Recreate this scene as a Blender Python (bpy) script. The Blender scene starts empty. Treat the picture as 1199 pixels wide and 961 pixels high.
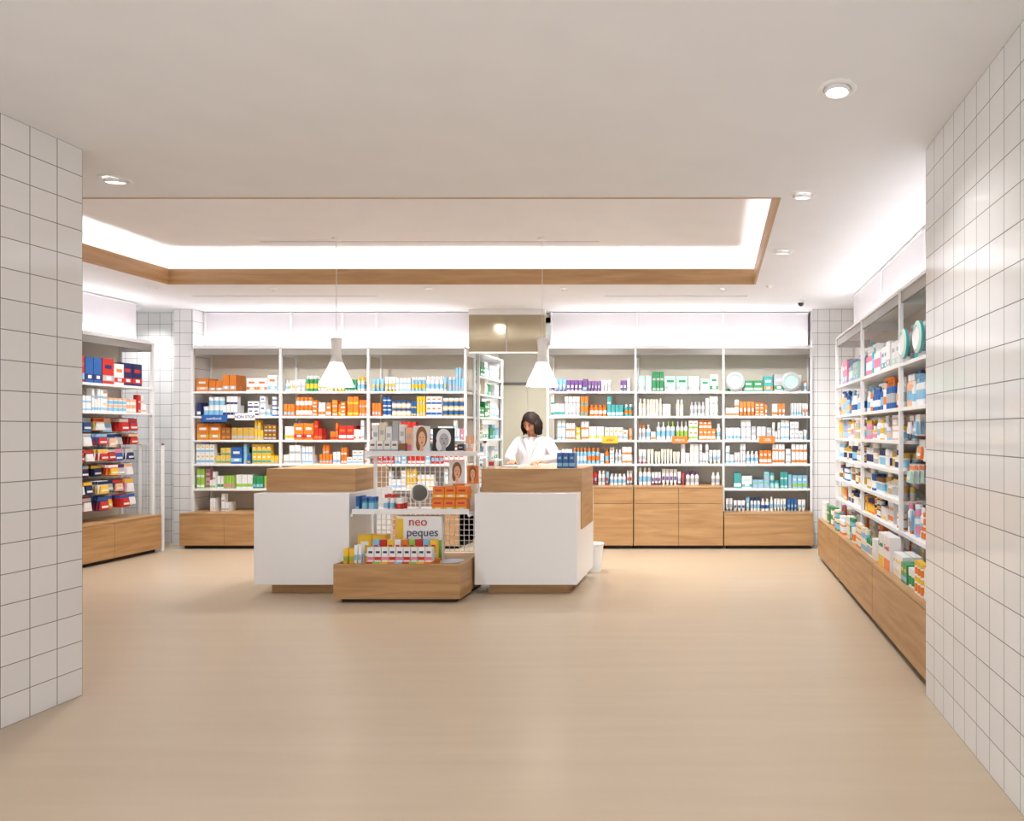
import bpy, math, random
from mathutils import Matrix, Vector
random.seed(7)
S=bpy.context.scene
COL=S.collection

# ------------------------------------------------------------------ materials
def lin(c): 
    return tuple(((x/255)/12.92 if x/255<=.04045 else ((x/255+.055)/1.055)**2.4) for x in c)
MATS={}
def mat(name,rgb,rough=.45,metal=0,emit=0,ecol=None,spec=.5,noise=0.03):
    if name in MATS: return MATS[name]
    m=bpy.data.materials.new(name); m.use_nodes=True
    nt=m.node_tree; b=nt.nodes['Principled BSDF']
    c=lin(rgb)
    if noise and not emit:
        n=nt.nodes.new('ShaderNodeTexNoise'); n.inputs['Scale'].default_value=3; n.inputs['Detail'].default_value=1
        r=nt.nodes.new('ShaderNodeMix'); r.data_type='RGBA'
        r.inputs['A'].default_value=(*[x*(1-noise) for x in c],1)
        r.inputs['B'].default_value=(*[min(1,x*(1+noise)) for x in c],1)
        g=nt.nodes.new('ShaderNodeNewGeometry')
        nt.links.new(g.outputs['Position'],n.inputs['Vector'])
        nt.links.new(n.outputs['Fac'],r.inputs['Factor'])
        nt.links.new(r.outputs['Result'],b.inputs['Base Color'])
    else:
        b.inputs['Base Color'].default_value=(*c,1)
    b.inputs['Roughness'].default_value=rough
    b.inputs['Metallic'].default_value=metal
    b.inputs['Specular IOR Level'].default_value=spec
    if emit:
        b.inputs['Emission Color'].default_value=(*lin(ecol or rgb),1)
        b.inputs['Emission Strength'].default_value=emit
    MATS[name]=m; return m

def tile_mat(name,axis):
    m=bpy.data.materials.new(name); m.use_nodes=True; nt=m.node_tree; b=nt.nodes['Principled BSDF']
    g=nt.nodes.new('ShaderNodeNewGeometry'); s=nt.nodes.new('ShaderNodeSeparateXYZ'); c=nt.nodes.new('ShaderNodeCombineXYZ')
    nt.links.new(g.outputs['Position'],s.inputs[0])
    a=nt.nodes.new('ShaderNodeMath'); a.operation='ADD'; a.inputs[1].default_value=30.0 if axis=='Y' else 30.02
    nt.links.new(s.outputs[axis],a.inputs[0]); nt.links.new(a.outputs[0],c.inputs['X'])
    nt.links.new(s.outputs['Z'],c.inputs['Y'])
    br=nt.nodes.new('ShaderNodeTexBrick'); br.offset=0; br.squash=1
    nt.links.new(c.outputs[0],br.inputs['Vector'])
    br.inputs['Scale'].default_value=1; br.inputs['Brick Width'].default_value=.15; br.inputs['Row Height'].default_value=.15
    br.inputs['Mortar Size'].default_value=.0022; br.inputs['Mortar Smooth'].default_value=.1; br.inputs['Bias'].default_value=-.3
    br.inputs['Color1'].default_value=(*lin((240,240,240)),1); br.inputs['Color2'].default_value=(*lin((234,234,234)),1)
    br.inputs['Mortar'].default_value=(*lin((132,129,126)),1)
    nt.links.new(br.outputs['Color'],b.inputs['Base Color'])
    mr=nt.nodes.new('ShaderNodeMapRange'); mr.inputs['To Min'].default_value=.1; mr.inputs['To Max'].default_value=.8
    nt.links.new(br.outputs['Fac'],mr.inputs['Value']); nt.links.new(mr.outputs[0],b.inputs['Roughness'])
    n=nt.nodes.new('ShaderNodeTexNoise'); n.inputs['Scale'].default_value=7; nt.links.new(g.outputs['Position'],n.inputs['Vector'])
    h=nt.nodes.new('ShaderNodeMath'); h.operation='MULTIPLY_ADD'; h.inputs[1].default_value=-1.0
    nt.links.new(br.outputs['Fac'],h.inputs[0]); 
    n2=nt.nodes.new('ShaderNodeMath'); n2.operation='MULTIPLY'; n2.inputs[1].default_value=.7
    nt.links.new(n.outputs['Fac'],n2.inputs[0]); nt.links.new(n2.outputs[0],h.inputs[2])
    bp=nt.nodes.new('ShaderNodeBump'); bp.inputs['Strength'].default_value=.4; bp.inputs['Distance'].default_value=.004
    nt.links.new(h.outputs[0],bp.inputs['Height']); nt.links.new(bp.outputs[0],b.inputs['Normal'])
    MATS[name]=m; return m
tile_mat('tile_y','Y'); tile_mat('tile_x','X')

def wood_mat(name,c1,c2):
    m=bpy.data.materials.new(name); m.use_nodes=True; nt=m.node_tree; b=nt.nodes['Principled BSDF']
    g=nt.nodes.new('ShaderNodeNewGeometry'); s=nt.nodes.new('ShaderNodeSeparateXYZ'); c=nt.nodes.new('ShaderNodeCombineXYZ')
    nt.links.new(g.outputs['Position'],s.inputs[0])
    a=nt.nodes.new('ShaderNodeMath'); a.operation='ADD'; nt.links.new(s.outputs['X'],a.inputs[0]); nt.links.new(s.outputs['Y'],a.inputs[1])
    a2=nt.nodes.new('ShaderNodeMath'); a2.operation='MULTIPLY'; a2.inputs[1].default_value=1.3; nt.links.new(a.outputs[0],a2.inputs[0])
    a3=nt.nodes.new('ShaderNodeMath'); a3.operation='MULTIPLY'; a3.inputs[1].default_value=14; nt.links.new(s.outputs['Z'],a3.inputs[0])
    nt.links.new(a2.outputs[0],c.inputs['X']); nt.links.new(a3.outputs[0],c.inputs['Y'])
    n=nt.nodes.new('ShaderNodeTexNoise'); n.inputs['Scale'].default_value=1.4; n.inputs['Detail'].default_value=6; n.inputs['Distortion'].default_value=.6
    nt.links.new(c.outputs[0],n.inputs['Vector'])
    r=nt.nodes.new('ShaderNodeValToRGB'); r.color_ramp.elements[0].position=.3; r.color_ramp.elements[1].position=.7
    r.color_ramp.elements[0].color=(*lin(c1),1); r.color_ramp.elements[1].color=(*lin(c2),1)
    nt.links.new(n.outputs['Fac'],r.inputs[0]); nt.links.new(r.outputs[0],b.inputs['Base Color'])
    b.inputs['Roughness'].default_value=.42
    MATS[name]=m
wood_mat('oak',(170,128,84),(196,156,109))

def floor_mat():
    m=bpy.data.materials.new('floor_resin'); m.use_nodes=True; nt=m.node_tree; b=nt.nodes['Principled BSDF']
    g=nt.nodes.new('ShaderNodeNewGeometry'); mp=nt.nodes.new('ShaderNodeMapping'); mp.inputs['Scale'].default_value=(.5,7,1)
    nt.links.new(g.outputs['Position'],mp.inputs['Vector'])
    n=nt.nodes.new('ShaderNodeTexNoise'); n.inputs['Scale'].default_value=1.4; n.inputs['Detail'].default_value=7
    nt.links.new(mp.outputs[0],n.inputs['Vector'])
    r=nt.nodes.new('ShaderNodeValToRGB'); r.color_ramp.elements[0].position=.25; r.color_ramp.elements[1].position=.75
    r.color_ramp.elements[0].color=(*lin((190,170,144)),1); r.color_ramp.elements[1].color=(*lin((197,179,155)),1)
    nt.links.new(n.outputs['Fac'],r.inputs[0]); nt.links.new(r.outputs[0],b.inputs['Base Color'])
    mr=nt.nodes.new('ShaderNodeMapRange'); mr.inputs['To Min'].default_value=.27; mr.inputs['To Max'].default_value=.33
    nt.links.new(n.outputs['Fac'],mr.inputs['Value']); nt.links.new(mr.outputs[0],b.inputs['Roughness'])
    b.inputs['Specular IOR Level'].default_value=.45
    MATS['floor_resin']=m
floor_mat()
mat('ceiling_paint',(238,239,242),.9)
mat('wall_paint',(243,242,241),.8)
mat('white_lacquer',(243,243,244),.3,noise=.01)
mat('white_metal',(243,243,243),.35,noise=.01)
mat('greige',(216,208,192),.2)
mat('grey_metal',(150,145,138),.3,metal=.2)
mat('panel_glass',(232,229,233),.15)
mat('olive_glass',(178,166,140),.1,metal=.5)
mat('beige_door',(206,199,178),.5)
mat('dark_gap',(58,46,36),.7)
mat('dark_slot',(120,116,112),.7)
mat('led',(253,251,250),emit=19)
mat('led_shelf',(253,250,252),emit=16)
mat('lamp_disc',(255,250,244),emit=14)
mat('lamp_small',(255,250,244),emit=3)
mat('shade_white',(252,251,249),.4,emit=1.2,ecol=(255,250,244))
mat('shade_top',(246,245,243),.4,noise=.01)
mat('shade_inner',(255,246,232),.4,emit=5,ecol=(255,244,228))
mat('cable',(215,215,212),.5)
mat('chrome',(210,210,210),.15,metal=1)
mat('mirror_glass',(225,230,232),.03,metal=1)
mat('skin',(178,126,98),.55); mat('hair',(34,24,20),.7,spec=.15); mat('coat',(238,236,240),.8)
mat('trousers',(70,74,88),.8); mat('shoe',(235,235,235),.5); mat('lips',(158,80,72),.5); mat('eye_white',(215,208,200),.4); mat('iris',(40,26,18),.3)
PAL=dict(white=(240,240,240),cream=(236,226,202),red=(204,54,46),orange=(236,130,48),yellow=(242,196,60),blue=(44,98,168),
 navy=(40,50,100),lblue=(142,196,226),teal=(72,168,168),green=(56,150,92),lime=(156,198,84),pink=(230,140,170),purple=(122,78,150),
 brown=(144,98,58),black=(42,42,46),grey=(184,186,190),peach=(240,188,150),mint=(188,224,212),amber=(216,126,46),gold=(208,168,82))
for k,v in PAL.items(): mat(k,v,.35,noise=0)

# ------------------------------------------------------------------ mesh builder
class MB:
    def __init__(s,T=None):
        s.v=[];s.f=[];s.m=[];s.s=[];s.mats=[];s.T=T or Matrix.Identity(4)
    def mi(s,n):
        if n not in s.mats: s.mats.append(n)
        return s.mats.index(n)
    def add(s,vs,fs,m,smooth=False,L=None):
        o=len(s.v); M=s.T@L if L is not None else s.T
        s.v+= [tuple(M@Vector(p)) for p in vs]
        k=s.mi(m)
        for f in fs: s.f.append([i+o for i in f]); s.m.append(k); s.s.append(smooth)
    def box(s,x0,x1,y0,y1,z0,z1,m,L=None):
        vs=[(x0,y0,z0),(x1,y0,z0),(x1,y1,z0),(x0,y1,z0),(x0,y0,z1),(x1,y0,z1),(x1,y1,z1),(x0,y1,z1)]
        s.add(vs,[(3,2,1,0),(4,5,6,7),(0,1,5,4),(1,2,6,5),(2,3,7,6),(3,0,4,7)],m,L=L)
    def taper(s,cx,cy,z0,z1,w0,d0,w1,d1,m,L=None):
        vs=[(cx+a*w0/2,cy+b*d0/2,z0) for a,b in((-1,-1),(1,-1),(1,1),(-1,1))]+[(cx+a*w1/2,cy+b*d1/2,z1) for a,b in((-1,-1),(1,-1),(1,1),(-1,1))]
        s.add(vs,[(3,2,1,0),(4,5,6,7),(0,1,5,4),(1,2,6,5),(2,3,7,6),(3,0,4,7)],m,L=L)
    def lathe(s,cx,cy,prof,m,n=12,cap=True,L=None,smooth=True):
        vs=[]
        for r,z in prof:
            for i in range(n):
                a=2*math.pi*i/n; vs.append((cx+r*math.cos(a),cy+r*math.sin(a),z))
        for j in range(len(prof)-1):
            fs=[(j*n+i,j*n+(i+1)%n,(j+1)*n+(i+1)%n,(j+1)*n+i) for i in range(n)]
            mm=m if isinstance(m,str) else m[j]
            sub=vs[j*n:(j+2)*n]
            s.add(sub,[tuple(q-j*n for q in f) for f in fs],mm,smooth,L)
        if cap:
            s.add(vs[:n],[tuple(range(n-1,-1,-1))],m if isinstance(m,str) else m[0],False,L)
            s.add(vs[-n:],[tuple(range(n))],m if isinstance(m,str) else m[-1],False,L)
    def tube(s,pts,m,n=8):   # pts (x,y,z,r) running downwards
        vs=[]
        for x,y,z,r in pts:
            for i in range(n):
                a=2*math.pi*i/n; vs.append((x+r*math.cos(a),y+r*math.sin(a),z))
        fs=[((j+1)*n+i,(j+1)*n+(i+1)%n,j*n+(i+1)%n,j*n+i) for j in range(len(pts)-1) for i in range(n)]
        fs+=[tuple(range(n)),tuple(range(len(vs)-1,len(vs)-n-1,-1))]
        s.add(vs,fs,m,True)
    def ell(s,c,r,m,n=12,k=8,L=None):
        vs=[];fs=[]
        for j in range(k+1):
            t=math.pi*j/k
            for i in range(n):
                a=2*math.pi*i/n; vs.append((c[0]+r[0]*math.sin(t)*math.cos(a),c[1]+r[1]*math.sin(t)*math.sin(a),c[2]+r[2]*math.cos(t)))
        for j in range(k):
            for i in range(n): fs.append(((j+1)*n+i,(j+1)*n+(i+1)%n,j*n+(i+1)%n,j*n+i))
        s.add(vs,fs,m,True,L)
    def disc(s,cx,y,cz,rx,rz,m,n=20):   # flat printed oval
        vs=[(cx+rx*math.cos(2*math.pi*i/n),y,cz+rz*math.sin(2*math.pi*i/n)) for i in range(n)]
        s.add(vs,[tuple(range(n))],m)
    def build(s,name,parent=None,bevel=0):
        me=bpy.data.meshes.new(name)
        xs=[p[0] for p in s.v];ys=[p[1] for p in s.v];zs=[p[2] for p in s.v]
        o=Vector(((min(xs)+max(xs))/2,(min(ys)+max(ys))/2,min(zs)))
        me.from_pydata([tuple(Vector(p)-o) for p in s.v],[],s.f)
        for n in s.mats: me.materials.append(MATS[n])
        me.polygons.foreach_set('material_index',s.m); me.polygons.foreach_set('use_smooth',s.s)
        me.update()
        ob=bpy.data.objects.new(name,me); COL.objects.link(ob); ob.location=o
        if parent:
            ob.parent=parent; ob.location=o-parent.location
        if bevel:
            b=ob.modifiers.new('b','BEVEL'); b.width=bevel; b.segments=2; b.limit_method='ANGLE'
        return ob
def empty(name,loc=(0,0,0)):
    e=bpy.data.objects.new(name,None); COL.objects.link(e); e.location=loc; e.empty_display_size=.1; return e
def simple(name,boxes,bevel=0,parent=None):
    b=MB()
    for q in boxes: b.box(*q)
    return b.build(name,parent,bevel)

# ------------------------------------------------------------------ room shell
H=3.0
F=-1.4   # open front, cut back behind the camera to admit world fill light
simple('floor',[(-8.2,2.2,F,12,-.1,0,'floor_resin')])
hx0,hx1,hy0,hy1=-5.75,.45,4.7,7.48
simple('ceiling',[(-8.2,2.2,F,hy0,H,H+.03,'ceiling_paint'),(-8.2,2.2,hy1,9.5,H,H+.03,'ceiling_paint'),
   (-8.2,hx0,hy0,hy1,H,H+.03,'ceiling_paint'),(hx1,2.2,hy0,hy1,H,H+.03,'ceiling_paint'),
   (hx0-.4,hx1+.4,hy0-.4,hy1+.4,3.36,3.42,'ceiling_paint'),
   (hx0-.4,hx0-.32,hy0-.4,hy1+.4,H+.03,3.36,'ceiling_paint'),(hx1+.32,hx1+.4,hy0-.4,hy1+.4,H+.03,3.36,'ceiling_paint'),
   (hx0-.32,hx1+.32,hy0-.4,hy0-.32,H+.03,3.36,'ceiling_paint'),(hx0-.32,hx1+.32,hy1+.32,hy1+.4,H+.03,3.36,'ceiling_paint')])
t=.022
simple('trim_ceiling_recess',[(hx0,hx1,hy1-t,hy1,H-.002,H+.16,'oak'),(hx0,hx1,hy0,hy0+t,H-.002,H+.16,'oak'),
   (hx0,hx0+t,hy0+t,hy1-t,H-.002,H+.16,'oak'),(hx1-t,hx1,hy0+t,hy1-t,H-.002,H+.16,'oak')])
simple('cove_led_strip',[(hx0-.12,hx1+.12,hy1+.09,hy1+.12,H+.03,H+.045,'led'),(hx0-.12,hx1+.12,hy0-.12,hy0-.09,H+.03,H+.045,'led'),
   (hx0-.12,hx0-.09,hy0-.08,hy1+.08,H+.03,H+.045,'led'),(hx1+.09,hx1+.12,hy0-.08,hy1+.08,H+.03,H+.045,'led')])
simple('wall_right_front',[(1.17,1.45,F,3.9,0,H,'tile_y')])
simple('wall_left_front',[(-3.72,-3.47,F,3.9,0,H,'tile_y')])
simple('wall_left_return',[(-7.6,-3.72,3.65,3.9,0,H,'wall_paint')])
simple('wall_right_return',[(1.45,1.95,3.7,3.9,0,H,'wall_paint')])
simple('wall_right',[(1.8,1.95,3.9,9.35,0,H,'wall_paint')])
simple('wall_left',[(-7.35,-7.19,3.9,8.6,0,H,'wall_paint')])
simple('wall_left_corner',[(-8.1,-6.85,9.25,9.4,0,H,'tile_x'),(-8.1,-7.95,8.6,9.25,0,H,'tile_y'),(-7.95,-7.35,8.5,8.6,0,H,'tile_x')])
simple('column_left',[(-6.85,-6.60,9.0,9.4,0,H,'tile_x')])
simple('column_right',[(1.26,1.8,9.0,9.35,0,H,'tile_x')])
simple('wall_back',[(-6.6,-3.5,9.36,9.48,0,H,'wall_paint'),(-2.09,1.8,9.36,9.48,0,H,'wall_paint'),(-3.5,-2.09,9.36,9.48,2.9,H,'wall_paint')])
simple('wall_corridor_left',[(-3.62,-3.5,9.48,11.6,0,2.9,'wall_paint')])
simple('wall_corridor_right',[(-2.09,-1.97,9.48,11.6,0,2.9,'wall_paint')])
simple('wall_corridor_end',[(-3.62,-1.97,11.62,11.7,0,2.9,'greige')])
simple('ceiling_corridor',[(-3.62,-1.97,9.36,11.7,2.9,2.95,'ceiling_paint')])
b=MB()
for i in range(3):
    x=-3.47+i*.45
    b.box(x,x+.445,11.55,11.58,.05,2.2,'beige_door'); b.box(x+.4,x+.415,11.53,11.55,1.0,1.2,'chrome')
b.box(-3.48,-2.11,11.57,11.615,0,2.25,'dark_slot')
b.build('door_1',bevel=.002)
b=MB(); b.box(-3.1,-2.13,9.0,9.02,2.46,2.93,'olive_glass'); b.box(-2.63,-2.615,8.995,9.0,2.46,2.93,'grey_metal')
b.box(-3.1,-2.13,8.99,9.03,2.44,2.46,'white_metal'); b.box(-3.1,-2.13,8.99,9.03,2.93,3.0,'white_metal'); b.build('trim_glass_transom')
b=MB()
def pan(x0,x1):
    b.box(x0+.012,x1-.012,9.2,9.215,2.55,2.97,'panel_glass'); b.box(x0-.012,x0+.012,9.17,9.22,2.53,2.995,'white_metal')
for x0,x1 in((-6.58,-5.467),(-5.467,-4.8),(-4.8,-4.357),(-4.357,-3.13),(-2.09,-.98),(-.98,.13),(.13,1.24)): pan(x0,x1)
for z in(2.53,2.97):
    b.box(-6.58,-3.13,9.19,9.22,z,z+.02,'white_metal'); b.box(-2.09,1.24,9.19,9.22,z,z+.02,'white_metal')
b.build('trim_panels_back')
b=MB()
for i in range(3):
    y=3.95+i*1.38
    b.box(1.6,1.615,y+.012,y+1.368,2.55,2.97,'panel_glass'); b.box(1.59,1.62,y-.012,y+.012,2.53,2.995,'white_metal')
b.box(1.59,1.62,3.95,8.1,2.97,2.99,'white_metal'); b.build('trim_panels_right')
b=MB()
for i in range(3):
    y=4.5+i*1.35
    b.box(-6.965,-6.95,y+.012,y+1.338,2.55,2.97,'panel_glass'); b.box(-6.97,-6.94,y-.012,y+.012,2.53,2.995,'white_metal')
b.box(-6.97,-6.94,4.5,8.55,2.97,2.99,'white_metal'); b.build('trim_panels_left')
for (x0,x1,y,z) in((-5.95,-3.85,8.1,H),(-1.24,.39,8.1,H),(-4.55,-1.15,7.12,3.36)):
    simple('air_vent_slot',[(x0,x1,y-.012,y+.012,z-.004,z,'dark_slot'),(x0,x1,y-.02,y-.012,z-.006,z,'white_metal'),(x0,x1,y+.012,y+.02,z-.006,z,'white_metal')])

# ------------------------------------------------------------------ shelving
def TR(kind):
    if kind=='back': return Matrix.Translation((0,8.95,0))
    if kind=='right': return Matrix.Translation((1.4,8.1,0))@Matrix.Rotation(-math.pi/2,4,'Z')
    if kind=='left': return Matrix.Translation((-6.75,4.5,0))@Matrix.Rotation(math.pi/2,4,'Z')
    if kind=='corr': return Matrix.Translation((-3.13,9.5,0))@Matrix.Rotation(math.pi/2,4,'Z')
TOP=2.507
def shelving(name,kind,bays,levels,bases,depth=.37,basev=-.22,splits=None,led=True,header=True):
    T=TR(kind); e=empty(name,T.to_translation())
    def mk(n,f,bev=0):
        b=MB(T); f(b); return b.build(n,e,bev)
    def fr(b):
        for i,u in enumerate(bays):
            z0=bases[min(i,len(bases)-1)] if bases else 0
            b.box(u-.014,u+.014,0,.03,z0,TOP,'white_metal')
            b.box(u-.010,u+.010,depth-.03,depth,z0,TOP,'white_metal')
            b.box(u-.006,u+.006,.03,depth-.03,TOP-.1,TOP-.02,'white_metal')
        if header:
            b.box(bays[0]+.014,bays[-1]-.014,.012,.03,TOP-.09,TOP-.012,'grey_metal')
        b.box(bays[0]-.014,bays[-1]+.014,0,depth,TOP-.012,TOP+.006,'white_metal')
    mk('frame',fr)
    def bk(b):
        for i in range(len(bays)-1):
            b.box(bays[i],bays[i+1],depth,depth+.015,(bases[i] if bases else 0),TOP,'greige')
    mk('back_panel',bk)
    def sh(b):
        for i in range(len(bays)-1):
            for z in levels[i]:
                b.box(bays[i]+.014,bays[i+1]-.014,.0,depth,z-.026,z,'white_metal')
    mk('shelves',sh)
    if bases:
        def bs(b):
            for i in range(len(bays)-1):
                u0,u1=bays[i]+.006,bays[i+1]-.006; h=bases[i]
                b.box(u0,u1,basev+.02,depth,.04,h-.02,'dark_gap')
                b.box(u0,u1,basev,depth,h-.02,h,'oak')
                b.box(u0,u0+.018,basev,depth,.04,h-.02,'oak'); b.box(u1-.018,u1,basev,depth,.04,h-.02,'oak')
                b.box(u0+.02,u1-.02,basev+.06,depth,0,.04,'dark_gap')
                n=(splits or [2]*9)[i]; w=(u1-u0)/n
                zs=[(.045,h-.024)] if h<.6 else [(.045,.56),(.565,h-.024)]
                for z0,z1 in zs:
                    for k in range(n): b.box(u0+k*w+.002,u0+(k+1)*w-.002,basev-.002,basev+.018,z0,z1,'oak')
        mk('base_cabinet',bs,.0015)
    if led:
        def ld(b):
            b.box(bays[0],bays[-1],.1,.13,TOP+.006,TOP+.02,'led_shelf'); b.box(bays[0],bays[-1],.03,.04,TOP+.006,TOP+.035,'white_metal')
        mk('led_strip',ld)
    return T
LV=[1.957,1.644,1.342,1.04,.728]
TB=shelving('display_shelving_unit','back',[-6.58,-5.467,-4.357,-3.13],[LV]*3,[.44]*3)
shelving('display_shelving_unit','back',[-2.09,-.98,.13,1.24],[LV[:4],LV[:4],LV],[.77,.77,.44],splits=[2,2,1])
RL=[1.96,1.63,1.38,1.15,.92,.70]
TRt=shelving('display_shelving_unit','right',[0,1.38,2.76,4.14],[RL,RL,[1.96,1.63,.7]],[.46]*3,splits=[1,1,1],depth=.385,basev=-.2)
TL=shelving('display_shelving_unit','left',[0,1.35,2.7,4.05],[[1.98,1.67]]*3,[.45]*3,depth=.41,basev=-.1)
TC=shelving('corridor_shelving_unit','corr',[0,1.05],[[2.2]+LV+[.44,.1]],None,depth=.34,led=False,header=False)

# ------------------------------------------------------------------ products
def fam(pal): 
    c1=random.choice(pal)
    if random.random()<.3: c1='white'
    c2=random.choice([p for p in pal+['white','lblue','grey'] if p!=c1]); return c1,c2
def one(b,st,u,v,z,w,h,d,c1,c2,c3):
    if st in('box','big'):
        b.box(u-w/2,u+w/2,v,v+d,z,z+h,c1)
        b.box(u-w/2,u+w/2,v-.0015,v,z+h*.12,z+h*.34,c2)
        if w>.045: b.box(u-w*.3,u+w*.3,v-.0015,v,z+h*.6,z+h*.75,c3)
        if st=='big':
            b.box(u-w*.18,u+w*.25,v-.003,v-.0015,z+h*.17,z+h*.3,'white')
    elif st=='bottle':
        r=w/2; b.lathe(u,v+r,[(r*.95,z),(r,z+.005),(r,z+h*.2),(r*1.01,z+h*.2),(r*1.01,z+h*.5),(r,z+h*.5),(r,z+h*.7),(r*.5,z+h*.78),(r*.5,z+h*.8),(r*.62,z+h*.8),(r*.6,z+h)],
          [c1,c1,c2,c2,c2,c1,c1,c1,c3,c3],n=10)
    elif st=='pump':
        r=w/2; b.lathe(u,v+r,[(r,z),(r,z+h*.65),(r*.9,z+h*.7),(r*.35,z+h*.73),(r*.3,z+h*.85),(r*.5,z+h*.87),(r*.5,z+h*.92)],[c1,c1,c1,c3,c3,c3],n=10)
        b.box(u-.006,u+.006,v-.012,v+r,z+h*.92,z+h,c3)
        b.lathe(u,v+r,[(r*1.01,z+h*.2),(r*1.01,z+h*.5)],c2,n=10,cap=False)
    elif st=='jar':
        r=w/2; b.lathe(u,v+r,[(r*.95,z),(r,z+.004),(r,z+h*.15),(r*1.01,z+h*.15),(r*1.01,z+h*.6),(r,z+h*.6),(r,z+h*.72),(r*1.05,z+h*.72),(r*1.05,z+h)],[c1,c1,c2,c2,c2,c1,c3,c3],n=12)
    elif st=='tube':
        b.lathe(u,v+d/2,[(w*.32,z),(w*.32,z+h*.15)],c3,n=8)
        b.taper(u,v+d/2,z+h*.15,z+h,w*.75,d*.8,w,.006,c1)
        b.box(u-w*.3,u+w*.3,v-.001,v+.002+d*.06,z+h*.32,z+h*.55,c2)
DIM=dict(box=((.03,.07),(.08,.175),.06),big=((.08,.15),(.13,.22),.09),bottle=((.038,.056),(.14,.21),0),pump=((.045,.062),(.17,.22),0),jar=((.045,.068),(.08,.125),0),tube=((.032,.048),(.13,.185),.035))
def row(b,u0,u1,z,maxh,pal,sty,fill=.95,v=.03,second=True,hs=1.0):
    u=u0+.01
    while u<u1-.05:
        st=random.choice(sty); (wa,wb),(ha,hb),d=DIM[st]
        w=random.uniform(wa,wb); h=min(random.uniform(ha,hb)*hs,maxh); dd=d or w
        n=random.randint(1,4) if st!='big' else random.randint(1,2)
        if random.random()>fill: u+=random.uniform(.05,.15); continue
        c1,c2=fam(pal); c3=random.choice(pal+['white'])
        vv=v+random.uniform(0,.03)
        for k in range(n):
            if u+w>u1-.01: break
            one(b,st,u+w/2,vv,z,w-.003,h,dd,c1,c2,c3)
            if second: one(b,st,u+w/2,vv+dd+.01,z,w-.003,h,dd,c1,c2,c3)
            if st in('box','jar') and h<maxh*.6 and random.random()<.8: one(b,st,u+w/2,vv,z+h,w-.003,min(h,maxh-h),dd,c1,c2,c3)
            u+=w+.003
        u+=random.uniform(.002,.012)
    
b=MB(TB)
B=[(-6.56,-5.485),(-5.45,-4.375),(-4.34,-3.15)]
z5=LV+[.44]
spec=[
 [(['amber','amber','peach','white'],['big'],.55),(['blue','white','navy','white'],['jar','box','bottle'],.95),(['yellow','amber','gold','brown'],['box','big'],.95),(['blue','yellow','lblue','teal'],['box','big'],.95),(['green','white','pink','lime'],['box'],.95),(['white','cream'],['box'],.4)],
 [(['white','yellow','cream','green'],['box','tube','bottle'],.92),(['yellow','orange','white','amber'],['jar','box'],.97),(['orange','yellow','red','white'],['box','big'],.97),(['orange','white','lblue'],['box'],.95),(['white','pink','mint'],['box'],.95),(['white'],['box'],.4)],
 [(['lblue','white','yellow'],['bottle','tube','box'],.95),(['yellow','blue','orange','white'],['box','jar'],.97),(['red','white','pink','white'],['box','tube'],.95),(['white','lblue','red'],['box','bottle'],.95),(['white','yellow'],['box'],.95),(['white'],['box'],.4)]]
for i in range(3):
    for j in range(6):
        p,s_,f=spec[i][j]; row(b,B[i][0],B[i][1],z5[j],.25 if j else .3,p,s_,f)
b.build('pharmacy_products')
b=MB(TB)
B=[(-2.07,-1.0),(-.96,.11),(.15,1.22)]
spec=[
 [(['white','purple','lblue','white'],['box','tube'],.8),(['white','orange','teal','white'],['bottle','box','box'],.97),(['orange','yellow','white','peach'],['box','big'],.97),(['lblue','white','orange','white'],['box','bottle'],.97),(['blue','white','red','lblue'],['tube','bottle'],.97)],
 [(['green','white','mint'],['big','box'],.95),(['white','white','grey','cream'],['box','box','bottle'],.97),(['white','white','white','lime','orange'],['bottle','pump','box'],.97),(['white','cream','white','pink'],['box','tube'],.95),(['purple','white','white','red'],['bottle','tube'],.9)],
 [(['teal','green','orange','grey','white'],['big','bottle'],.95),(['white','white','orange'],['box','tube'],.97),(['white','white','grey','cream'],['box'],.97),(['white','orange','white','white'],['box','bottle'],.97),(['teal','mint','lime','lblue'],['big','jar','box'],.97),(['white','white','lblue','blue'],['tube','bottle','tube'],.97)]]
zz=[LV[:4]+[.77],LV[:4]+[.77],LV+[.44]]
for i in range(3):
    for j in range(len(zz[i])):
        p,s_,f=spec[i][j]; row(b,B[i][0],B[i][1],zz[i][j],.25,p,s_,f,hs=1.1 if i==1 else 1.0)
b.build('cosmetic_products')
b=MB(TC)
for z in [2.2]+LV+[.44,.1]: row(b,.02,1.03,z,.24,['white','white','cream','lblue','green'],['box','big'],.85,second=False)
b.build('stock_boxes')
b=MB(TRt)
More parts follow.
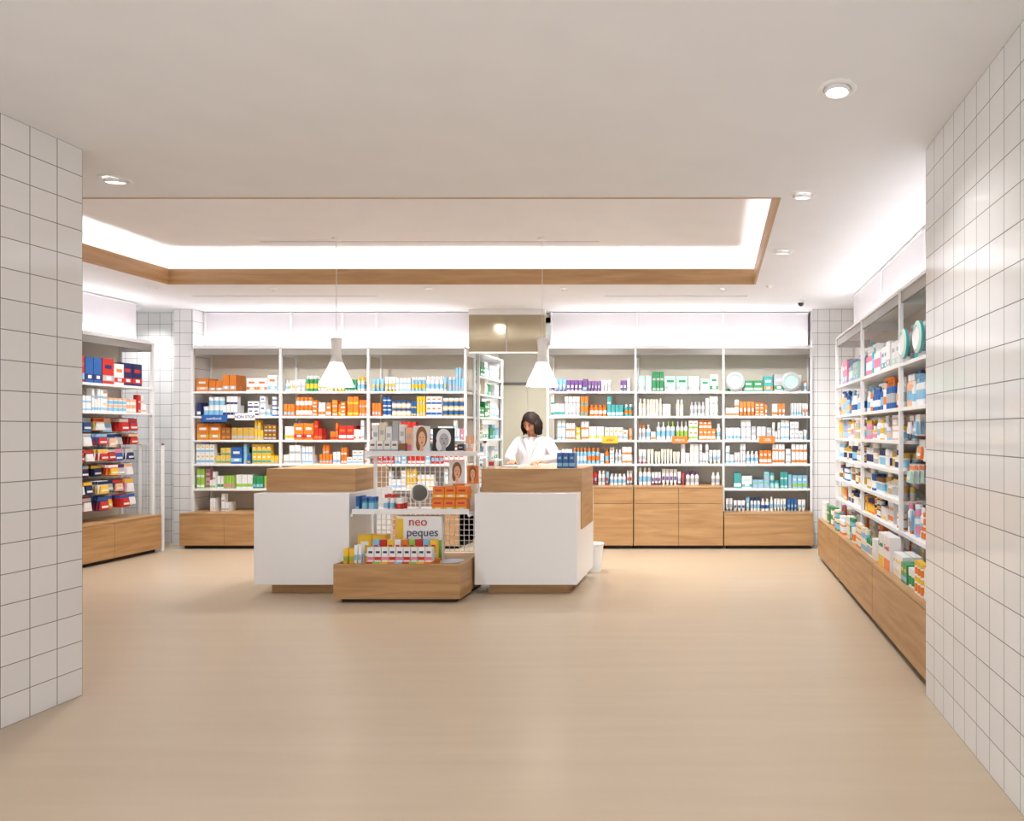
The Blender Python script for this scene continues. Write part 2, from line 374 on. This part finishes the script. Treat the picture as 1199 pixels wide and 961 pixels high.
for i in range(3):
    u0,u1=i*1.38+.02,(i+1)*1.38-.02
    row(b,u0,u1,1.96,.36,['teal','lblue','white','grey','mint','white','pink'],['big','pump','big'],.95,hs=1.35)
    row(b,u0,u1,1.63,.29,['orange','lblue','white','blue','yellow','white','peach'],['bottle','bottle','pump','tube'],.98,hs=1.25)
    if i<2:
        row(b,u0,u1,1.38,.2,['lblue','white','yellow','peach','pink'],['jar','bottle'],.98)
        row(b,u0,u1,1.15,.19,['navy','gold','white','cream'],['jar'],.99,hs=1.2)
        row(b,u0,u1,.92,.19,['gold','blue','cream','white','brown'],['jar'],.99,hs=1.2)
        row(b,u0,u1,.70,.18,['navy','yellow','cream','orange'],['jar','jar','box'],.99,hs=1.1)
    else: row(b,u0,u1,.70,.23,['white','lblue','orange','pink'],['jar','bottle','tube'],.99,hs=1.1)
    for a0,a1 in (((u0,u1),) if i<2 else ((3.14,u1),)):
        row(b,a0,a1,.46,.2,['white','orange','white','yellow','cream','green'],['jar','box','jar'],.95,v=-.17,hs=1.1)
    row(b,u0,u1,.46,.2,['white','orange','red','yellow','cream'],['big','box','tube'],.95,v=.05,second=False)
b.build('baby_care_products')
b=MB(TL)
for i in range(3):
    u0,u1=i*1.35+.02,(i+1)*1.35-.02
    row(b,u0,u1,1.98,.36,['orange','red','blue','lblue','navy','red'],['big'],.97,hs=1.35)
    row(b,u0,u1,1.67,.25,['white','white','peach','red'],['box','box','jar'],.97,hs=.8)
b.build('first_aid_products')
def pack(b,u,v,z,w,h,c1,c2,c3):
    b.box(u-w/2,u+w/2,v,v+.002,z-h,z,c1)
    b.box(u-w/2,u+w/2,v-.001,v,z-h*.28,z-h*.04,c3)
    b.taper(u,v-.014,z-h*.94,z-h*.34,w*.85,.024,w*.7,.012,c2)
    b.box(u-w*.3,u+w*.3,v-.0275,v-.02,z-h*.8,z-h*.65,'white')
def hang(b,u0,u1,z0,z1,pal,depth,dw=.12,dh=.17):
    z=z1
    while z-dh*.6>z0:
        u=u0+dw*.55
        while u<u1-dw*.5:
            c1=random.choice(pal);c2=random.choice(pal+['white','white']);c3=random.choice(pal)
            w=random.uniform(dw*.75,dw-.005); h=min(random.uniform(dh*.75,dh),z-z0-.01)
            vo=random.uniform(.0,.12)
            b.box(u-.003,u+.003,.01+vo,depth,z+.004,z+.01,'chrome')
            for k in range(4): pack(b,u+random.uniform(-.008,.008),.03+vo+k*.035,z,w,h,c1,c2,c3)
            u+=dw
        z-=dh+.01
b=MB(TL)
for i in range(3): hang(b,i*1.35+.02,(i+1)*1.35-.02,.5,1.6,['red','navy','blue','black','peach','white','white','red','pink','yellow','grey','lblue'],.41,.145,.165)
b.build('hanging_blister_packs')
b=MB(TRt); hang(b,2.78,4.12,.95,1.57,['lblue','white','orange','white','pink','white','mint','red'],.385,.13,.17)
b.build('hanging_baby_accessories')
b=MB(TRt)
for u in(2.93,3.3):
    b.lathe(0,0,[(.11,0),(.11,.02),(.08,.03),(.075,.02)],['teal','mint','white'],n=24,L=Matrix.Translation((u,-.0,2.09))@Matrix.Rotation(math.pi/2,4,'X'))
    b.box(u-.04,u+.04,-.0,.03,1.96,1.99,'white')
b.build('baby_plates')
b=MB(TB)
for u in(.28,.98):
    b.lathe(0,0,[(.115,0),(.12,.02),(.09,.035),(.07,.02)],['teal','grey','mint'],n=20,L=Matrix.Translation((u,.0,2.08))@Matrix.Rotation(math.pi/2,4,'X'))
    b.box(u-.04,u+.04,.0,.03,1.957,1.975,'white')
b.build('round_gift_tins')
def text(s,loc,size,m,parent,rot=(math.pi/2,0,0)):
    c=bpy.data.curves.new('lettering','FONT'); c.body=s; c.size=size; c.extrude=.001; c.align_x='CENTER'; c.align_y='CENTER'
    o=bpy.data.objects.new('lettering',c); COL.objects.link(o); c.materials.append(MATS[m]); o.rotation_euler=rot
    o.location=Vector(loc)-parent.location; o.parent=parent; return o
for x0,x1,z,c,tx,tc in((-6.45,-6.13,1.60,'blue','comforsit','white'),(-6.03,-5.78,1.62,'white','NON STOP','navy'),(-1.40,-1.2,1.33,'yellow','solar','red'),(-.52,-.32,1.33,'orange','oferta','white'),(.58,.78,1.33,'orange','-20%','white')):
    o=simple('shelf_sign',[(x0,x1,8.935,8.948,z-.03,z+.06,c)]); text(tx,((x0+x1)/2,8.933,z+.012),.05,tc,o)

# ------------------------------------------------------------------ counters
def counter(x0,x1,side):
    e=empty('service_counter',((x0+x1)/2,6.7,0))
    y0,y1=6.28,7.13
    simple('white_body',[(x0,x1,y0,y1,.09,.9,'white_lacquer')],.004,e)
    simple('plinth',[(x0+.1,x1-.1,y0+.1,y1-.1,0,.09,'oak')],0,e)
    simple('oak_top',[(x0+.005,x1-.03,6.45,y1-.01,.9,1.11,'oak')],.003,e)
    if side: simple('oak_side_panel',[(x1-.03,x1+.008,6.45,7.06,.56,1.11,'oak')],.002,e)
    return e
counter(-4.07,-3.225,False)
counter(-2.115,-1.205,True)

# gondola
e=empty('gondola_display_stand',(-2.67,6.3,0))
gx0,gx1=-3.205,-2.135
b=MB(); b.box(gx0,gx1,5.98,6.26,.035,.05,'oak'); b.box(gx0,gx1,5.98,6.0,.05,.33,'oak'); b.box(gx0,gx0+.02,6.0,6.72,.05,.33,'oak'); b.box(gx1-.02,gx1,6.0,6.72,.05,.33,'oak')
b.box(gx0+.02,gx1-.02,6.0,6.72,.28,.30,'oak'); b.box(gx0+.05,gx1-.05,6.03,6.7,0,.035,'dark_gap'); b.build('oak_drawer_base',e,.002)
b=MB()
for x in(gx0+.005,gx1-.03): b.box(x,x+.025,6.68,6.705,.3,1.36,'white_metal'); b.box(x,x+.025,6.25,6.68,.70,.72,'white_metal'); b.box(x,x+.025,6.5,6.68,1.2,1.22,'white_metal')
b.box(gx0+.02,gx1-.02,6.25,6.69,.72,.74,'white_lacquer'); b.box(gx0+.02,gx1-.02,6.25,6.262,.74,.765,'white_lacquer')
b.box(gx0+.02,gx1-.02,6.48,6.72,1.225,1.245,'white_lacquer'); b.box(gx0+.02,gx1-.02,6.48,6.49,1.245,1.27,'white_lacquer')
b.box(gx0+.005,gx1-.005,6.68,6.705,1.34,1.36,'white_metal'); b.build('shelf_frame',e)
b=MB()
n=22
for i in range(n+1):
    x=gx0+.03+(gx1-gx0-.06)*i/n; b.box(x-.003,x+.003,6.685,6.69,.32,1.22,'white_metal')
for i in range(19):
    z=.32+i*.05; b.box(gx0+.02,gx1-.02,6.69,6.695,z-.003,z+.003,'white_metal')
b.build('wire_grid',e)
b=MB(Matrix.Translation((0,6.5,0)))
random.seed(11)
row(b,-3.18,-2.79,1.245,.12,['white','red','white','brown','cream'],['box'],1,v=.01,second=False)
u=-3.17
for k in range(6): one(b,'box',u+.03,.09,1.245,.055,[.26,.29,.25,.30,.27,.24][k],.05,['white','cream','white','grey','white','peach'][k],['red','lblue','grey','peach','brown','pink'][k],'grey'); u+=.062
row(b,-2.37,-2.16,1.245,.2,['white','black','grey','peach'],['box','tube'],1,v=.02,second=False)
b.build('travel_size_products')
def portrait(name,x0,x1,y,z0,z1,bg,hairc,skinc='peach'):
    b=MB(); w=x1-x0;h=z1-z0;cx=(x0+x1)/2; cz=z0+h*.55
    b.box(x0,x1,y,y+.012,z0,z1,bg)
    b.disc(cx,y-.0005,cz+h*.05,w*.34,h*.38,hairc); b.disc(cx-w*.2,y-.0008,cz-h*.2,w*.15,h*.25,hairc)
    b.box(cx-w*.1,cx+w*.1,y-.0012,y-.001,z0+h*.05,cz-h*.15,skinc)
    b.disc(cx+w*.02,y-.0015,cz-h*.02,w*.22,h*.27,skinc)
    for s in(-1,1): b.disc(cx+w*.02+s*w*.09,y-.002,cz+h*.03,w*.035,h*.018,'black')
    b.disc(cx+w*.02,y-.002,cz-h*.15,w*.06,h*.025,'red'); b.disc(cx+w*.02,y-.002,cz-h*.06,w*.015,h*.03,'brown')
    b.build(name)
portrait('portrait_display_card',-2.76,-2.61,6.53,1.245,1.50,'white','brown')
portrait('portrait_display_card',-2.59,-2.39,6.55,1.245,1.48,'black','white','grey')
portrait('portrait_display_card',-2.45,-2.32,6.60,.965,1.17,'white','brown')
portrait('portrait_display_card',-2.29,-2.19,6.60,.965,1.13,'orange','brown')
b=MB(Matrix.Translation((0,6.25,0)))
row(b,-3.18,-2.98,.74,.19,['lblue','teal','blue','lblue'],['jar','box'],1,v=.03)
row(b,-2.95,-2.72,.74,.17,['white','red','white'],['jar','bottle'],1,v=.03)
for k in range(3):
    for j in range(2):
        x=-2.5+k*.105; one(b,'big',x+.05,.05+.02*j,.74+j*.11,.1,.108,.09,'orange','yellow','red')
for k in range(3): one(b,'box',-2.46+k*.1,.33,.74,.09,.224,.06,'orange' if k%2 else 'cream','white','yellow')
b.build('sun_care_products')
b=MB(); M=Matrix.Translation((-2.63,6.36,.90))@Matrix.Rotation(math.pi/2,4,'X')
b.lathe(0,0,[(.075,0),(.082,.006),(.082,.012),(.075,.016)],'white',n=28,L=M); b.lathe(0,0,[(.073,.0165),(.0728,.0175)],'mirror_glass',n=28,L=M)
b.lathe(-2.63,6.36,[(.05,.74),(.05,.75),(.008,.757),(.008,.83)],'white',n=18); b.build('round_vanity_mirror')
b=MB(Matrix.Translation((0,5.98,0)))
row(b,-3.18,-2.97,.30,.22,['lime','lblue','red','white','yellow'],['box','tube'],1,v=.05,hs=1.1)
for k in range(9):
    one(b,'box',-2.92+k*.062,.06,.34,.055,.12,.05,'white','red' if k%2 else 'pink','navy')
    b.box(-2.95+k*.062,-2.888+k*.062,.03,.25,.30,.34,['red','lime','yellow','orange','lblue'][k%5])
    one(b,'box',-2.92+k*.062,.16,.34,.055,.17,.05,['lblue','red','yellow','white','orange','lime','red','lblue','yellow'][k],'white','red')
row(b,-3.18,-2.83,.30,.36,['red','yellow','lime','white','orange'],['big'],1,v=.34,hs=1.6,second=False)
b.lathe(-2.26,.16,[(.09,.30),(.1,.33),(.06,.34)],'grey',n=16)
b.build('vitamin_packets')
o=simple('childrens_vitamin_box',[(-2.80,-2.40,6.27,6.33,.30,.70,'white'),(-2.80,-2.40,6.268,6.27,.30,.49,'lime'),(-2.80,-2.74,6.268,6.27,.49,.68,'yellow')])
text('neo',(-2.61,6.266,.65),.11,'red',o); text('peques',(-2.57,6.266,.555),.1,'navy',o)
o=simple('baby_cereal_boxes',[(1.24,1.32,4.98,5.14,.46,.70,'white'),(1.238,1.24,4.98,5.14,.46,.54,'orange'),(1.24,1.32,5.16,5.31,.46,.70,'white'),(1.238,1.24,5.16,5.31,.46,.54,'yellow')])
text('Cereal',(1.236,5.06,.62),.05,'red',o,(math.pi/2,0,-math.pi/2)); text('Cereal',(1.236,5.235,.62),.05,'green',o,(math.pi/2,0,-math.pi/2))
b=MB(Matrix.Translation((0,6.5,0)))
row(b,-1.46,-1.25,1.11,.14,['lblue','white','blue'],['box','jar'],1,v=.05,hs=.9); b.build('counter_sample_packs')
simple('paper_notepad',[(-2.0,-1.82,6.62,6.9,1.11,1.122,'white'),(-2.0,-1.82,6.62,6.65,1.122,1.126,'navy')])
b=MB(); b.box(-2.09,-2.02,6.55,6.6,1.11,1.115,'chrome'); b.box(-2.09,-2.02,6.57,6.575,1.115,1.19,'white'); b.box(-2.08,-2.03,6.569,6.57,1.13,1.17,'red'); b.build('card_holder')
b=MB(); b.lathe(-1.25,7.33,[(.085,0),(.09,.01),(.115,.28),(.122,.285),(.122,.295),(.11,.295),(.085,.02)],'white_lacquer',n=28,cap=False); b.lathe(-1.25,7.33,[(.085,0),(.085,.02)],'white_lacquer',n=28); b.build('waste_bin')
b=MB()
for i in range(7): b.box(-6.97+i*.045,-6.966+i*.045,8.62,8.625,.1,1.28,'white_metal')
for i in range(20): b.box(-6.97,-6.70,8.625,8.63,.12+i*.058,.124+i*.058,'white_metal')
for x in(-6.975,-6.70): b.box(x,x+.012,8.6,8.64,0,1.3,'white_metal')
b.box(-6.975,-6.688,8.6,8.64,1.285,1.3,'white_metal')
b.build('wire_rack_panel')

# ------------------------------------------------------------------ lamps
def spot(loc,parent,e,ang=130,tilt=(0,0),size=.06):
    l=bpy.data.lights.new('bulb','SPOT'); l.energy=e; l.spot_size=math.radians(ang); l.spot_blend=.9; l.shadow_soft_size=size; l.color=(.99,.985,.99)
    o=bpy.data.objects.new('bulb',l); COL.objects.link(o); o.parent=parent; o.location=Vector(loc)-parent.location; o.rotation_euler=(tilt[0],tilt[1],0)
def downlight(x,y,e=90,tx=0,ty=0,q=1,disc='lamp_disc'):
    p=empty('ceiling_downlight',(x,y,H))
    b=MB(Matrix.Translation((x,y,H)))
    b.lathe(0,0,[(.088*q,0),(.088*q,-.006),(.078*q,-.01),(.066*q,-.008),(.062*q,0)],'white_metal',n=32,cap=False); b.build('ring',p)
    L=Matrix.Rotation(ty,4,'Y')@Matrix.Rotation(tx,4,'X')
    b=MB(Matrix.Translation((x,y,H))@L)
    b.lathe(0,0,[(.058*q,.004),(.058*q,-.022),(.05*q,-.024),(.042*q,-.012)],'white_metal',n=28,cap=False); b.build('head',p)
    b=MB(Matrix.Translation((x,y,H))@L); b.lathe(0,0,[(.043*q,-.010),(.043*q,-.013)],disc,n=24); b.build('lens',p)
    spot((x,y,H-.03),p,e,tilt=(tx,ty))
K=1.55
for x,y,e,tx in((.56,3.2,42,0),(.587,4.64,60,10),(.6,6.1,80,10),(.607,7.55,95,18),(-3.67,4.35,75,10),(-6.0,7.6,80,18),(-4.75,7.7,115,22),(-3.09,7.7,85,22),(-1.61,7.7,115,22),(.1,7.7,85,22),
   (-7.25,8.9,30,0),(-6.3,5.6,80,0),(.3,.8,42,0),(-2.6,.8,64,0),(-2.6,-.8,54,0),(.3,-.8,44,0)):  # this row: downlights added for fill at left corner, left shelves and front
    small=y>7.5
    downlight(x,y,e*K,tx=math.radians(tx),ty=math.radians(25) if x==-6.3 else 0,q=.65 if small else 1,disc='lamp_small' if small else 'lamp_disc')
p=empty('corridor_fill_lamp',(-2.7,10.4,2.9)); b=MB(); b.lathe(-2.7,10.4,[(.15,2.9),(.15,2.88),(.14,2.875)],['white_metal','lamp_disc'],n=24); b.build('disc',p); spot((-2.7,10.4,2.86),p,140,150)  # unseen lamp added behind the transom to brighten the corridor
def pendant(x,y):
    p=empty('pendant_lamp',(x,y,1.9)); 
    b=MB(); b.lathe(x,y,[(.003,2.37),(.003,3.34)],'cable',n=6); b.lathe(x,y,[(.045,3.335),(.045,3.36)],'white_metal',n=20); b.build('cable',p)
    b=MB(); pr=[(.157,1.895),(.155,1.905),(.135,1.96),(.105,2.02),(.078,2.08),(.058,2.13),(.046,2.18),(.043,2.25),(.048,2.31),(.052,2.355),(.045,2.37),(.004,2.375)]
    b.lathe(x,y,pr,['shade_white']*5+['shade_top']*6,n=36,cap=False)
    b.lathe(x,y,[(r-.004,z) for r,z in pr[:6]][::-1],'shade_inner',n=36,cap=False); b.lathe(x,y,[(.157,1.895),(.153,1.895)],'shade_white',n=36,cap=False); b.build('shade',p)
    b=MB(); b.ell((x,y,2.0),(.035,.035,.045),'lamp_disc'); b.build('globe',p)
    spot((x,y,1.93),p,45,140)
pendant(-3.72,7.0); pendant(-1.687,7.0)
b=MB(); b.lathe(1.04,8.4,[(.05,3.0),(.05,2.975),(.045,2.97)],'white_metal',n=20); b.ell((1.04,8.4,2.965),(.035,.035,.035),'black'); b.build('ceiling_security_camera')

# ------------------------------------------------------------------ person
P=empty('pharmacist',(-1.88,7.44,0))
def skinned(name,verts,edges,rad,m,roots=(0,),sub=2):
    me=bpy.data.meshes.new(name); me.from_pydata(verts,edges,[]); me.materials.append(MATS[m])
    o=bpy.data.objects.new(name,me); COL.objects.link(o); o.parent=P
    sk=o.modifiers.new('skin','SKIN'); sk.use_smooth_shade=True
    for i,v in enumerate(me.skin_vertices[0].data):
        r=rad[i]; v.radius=r if isinstance(r,tuple) else (r,r); v.use_root=(i in roots)
    s=o.modifiers.new('sub','SUBSURF'); s.levels=sub; s.render_levels=sub
    return o
V=[(0,0,.92),(0,0,1.06),(0,-.01,1.2),(0,-.03,1.32),(0,-.045,1.385),
   (-.15,-.03,1.325),(-.24,-.09,1.17),(-.13,-.33,1.16),
   (.15,-.03,1.325),(.25,-.08,1.17),(.14,-.33,1.16),(0,0,.75),(0,0,.52),(-.205,-.06,1.25),(.21,-.055,1.25)]
E=[(0,1),(1,2),(2,3),(3,4),(3,5),(5,13),(13,6),(6,7),(3,8),(8,14),(14,9),(9,10),(0,11),(11,12)]
R=[(.17,.13),(.15,.115),(.16,.12),(.135,.10),(.06,.055),.074,.054,.037,.074,.054,.037,(.19,.15),(.21,.16),.062,.062]
skinned('lab_coat',V,E,R,'coat')
skinned('neck',[(0,-.04,1.34),(0,-.06,1.42),(0,-.085,1.47)],[(0,1),(1,2)],[.055,.048,.05],'skin')
b=MB(Matrix.Translation(P.location))   # coat lapels
for s in(-1,1):
    b.add([(s*.012,-.148,1.24),(s*.075,-.128,1.36),(s*.05,-.118,1.40),(s*.03,-.14,1.33)],[(0,1,2,3) if s>0 else (3,2,1,0)],'coat')
b.build('lapels',P)
skinned('legs',[(0,0,.6),(-.085,0,.5),(-.09,0,.3),(-.09,.01,.09),(.085,0,.5),(.09,0,.3),(.09,.01,.09)],[(0,1),(1,2),(2,3),(0,4),(4,5),(5,6)],[.1,.075,.055,.042,.075,.055,.042],'trousers')
for s in(-1,1):
    skinned('shoe',[(s*.09,.04,.045),(s*.09,-.05,.045),(s*.095,-.14,.035)],[(0,1),(1,2)],[(.04,.04),(.042,.04),(.035,.03)],'shoe')
def hand(s):
    wx=s*.135; y0=-.33; z=1.155
    vs=[(wx,y0+.03,z),(wx-s*.01,y0-.035,z-.012),(wx-s*.015,y0-.085,z-.018)]; ed=[(0,1),(1,2)]; rd=[(.026,.022),(.036,.017),(.036,.014)]; roots=[0]
    cx=wx-s*.015
    for i,(ox,ln) in enumerate(((.03,.055),(.01,.07),(-.01,.075),(-.03,.068))):
        k=len(vs); x=cx+s*ox
        vs+=[(x,y0-.08,z-.016),(x,y0-.08-ln*.45,z-.012),(x,y0-.08-ln*.8,z-.024),(x,y0-.08-ln,z-.034)]
        ed+=[(k,k+1),(k+1,k+2),(k+2,k+3)]; rd+=[.0095,.009,.008,.007]; roots.append(k)
    k=len(vs); tx=wx-s*.03
    vs+=[(tx,y0-.02,z-.012),(tx-s*.03,y0-.05,z-.02),(tx-s*.038,y0-.08,z-.028)]; ed+=[(k,k+1),(k+1,k+2)]; rd+=[.014,.011,.009]; roots.append(k)
    skinned('hand',vs,ed,rd,'skin',roots)
hand(-1);hand(1)
HC=Vector((0,-.105,1.535))
Hm=Matrix.Translation(HC)@Matrix.Rotation(math.radians(-18),4,'Z')@Matrix.Rotation(math.radians(30),4,'X')
def g(a,s): return math.exp(-a*a/(s*s))
b=MB(Hm); n,k=40,30; vs=[];fs=[]
for j in range(k+1):
    t_=math.pi*j/k
    for i in range(n):
        a=2*math.pi*i/n; x,y,z=math.sin(t_)*math.cos(a),math.sin(t_)*math.sin(a),math.cos(t_)
        sx=1-.38*max(0,-z)**1.6; X=x*.075*sx; Y=y*.095; Z=z*.115
        if y<0:
            Y-=.024*g(X,.011)*g(Z+.022,.016)*1.0+.010*g(X,.008)*g(Z-.002,.02)
            Y-=.006*g(X,.022)*g(Z+.058,.010); Y-=.008*g(X,.02)*g(Z+.095,.014)
            for s in(-1,1): Y+=.010*g(X-s*.030,.015)*g(Z-.006,.012)
        vs.append((X,Y,Z))
for j in range(k):
    for i in range(n): fs.append(((j+1)*n+i,(j+1)*n+(i+1)%n,j*n+(i+1)%n,j*n+i))
b.add(vs,fs,'skin',True)
for s in(-1,1):
    b.ell((s*.030,-.075,.004),(.011,.009,.0055),'eye_white'); b.ell((s*.030,-.0825,.001),(.005,.003,.0045),'iris')
    b.ell((s*.030,-.078,.010),(.013,.010,.005),'skin')
    b.ell((s*.030,-.084,.024),(.016,.006,.003),'hair'); b.ell((s*.074,.005,-.01),(.01,.02,.03),'skin')
b.ell((0,-.086,-.058),(.020,.008,.006),'lips')
ho=b.build('head',P)
b=MB(Hm); vs=[];fs=[]
for j in range(k+1):
    t_=math.pi*j/k
    for i in range(n):
        a=2*math.pi*i/n; x,y,z=math.sin(t_)*math.cos(a),math.sin(t_)*math.sin(a),math.cos(t_)
        w=1+.025*math.sin(a*9+z*4)+.02*math.sin(a*17+2*z)
        vs.append((x*.09*w,y*.106*w+.004,z*.126-.006*g(x*.088,.01)*max(z,0)))
for j in range(k):
    for i in range(n):
        q=((j+1)*n+i,(j+1)*n+(i+1)%n,j*n+(i+1)%n,j*n+i)
        c=sum((Vector(vs[r]) for r in q),Vector())/4
        if c.y<-.025 and c.z<.072-abs(c.x)*.75: continue
        fs.append(q)
b.add(vs,fs,'hair',True)
b.T=Matrix.Identity(4)
random.seed(5)
for i in range(34):   # loose wavy locks hanging to the shoulders
    a=math.radians(-34+248*i/33)-math.radians(18)
    cx_,cy_=.082*math.cos(a),.088*math.sin(a)+.010
    ln=random.uniform(.14,.18); ph=random.uniform(0,6); pts=[]
    for q in range(11):
        tt=q/10; o_=.93+.06*math.sin(tt*7+ph)+.20*math.sin(tt*2.2)
        pts.append((HC.x+cx_*o_,HC.y+cy_*o_+.01*tt,1.60-ln*tt-.01,.005+.014*math.sin(min(1,tt*2.2)*1.57)*(1-tt**3*.85)))
    b.tube(pts,'hair')
o=b.build('hair',P)
for o in (ho,o): o.location=o.location+P.location   # built in the figure's local frame

# ------------------------------------------------------------------ world + camera
w=bpy.data.worlds.new('front_fill'); S.world=w; w.use_nodes=True  # even world colour added as fill light through the open front
w.node_tree.nodes['Background'].inputs[0].default_value=(.95,.97,1,1); w.node_tree.nodes['Background'].inputs[1].default_value=1.95
cam=bpy.data.cameras.new('camera'); co=bpy.data.objects.new('camera',cam); COL.objects.link(co)
co.location=(0,0,1.45); co.rotation_euler=(math.pi/2,0,0)
cam.sensor_width=36; cam.lens=24.92; cam.shift_x=-.1964; cam.shift_y=.0204; cam.clip_start=.05
S.camera=co
S.view_settings.view_transform='Standard'; S.view_settings.look='None'; S.view_settings.exposure=0
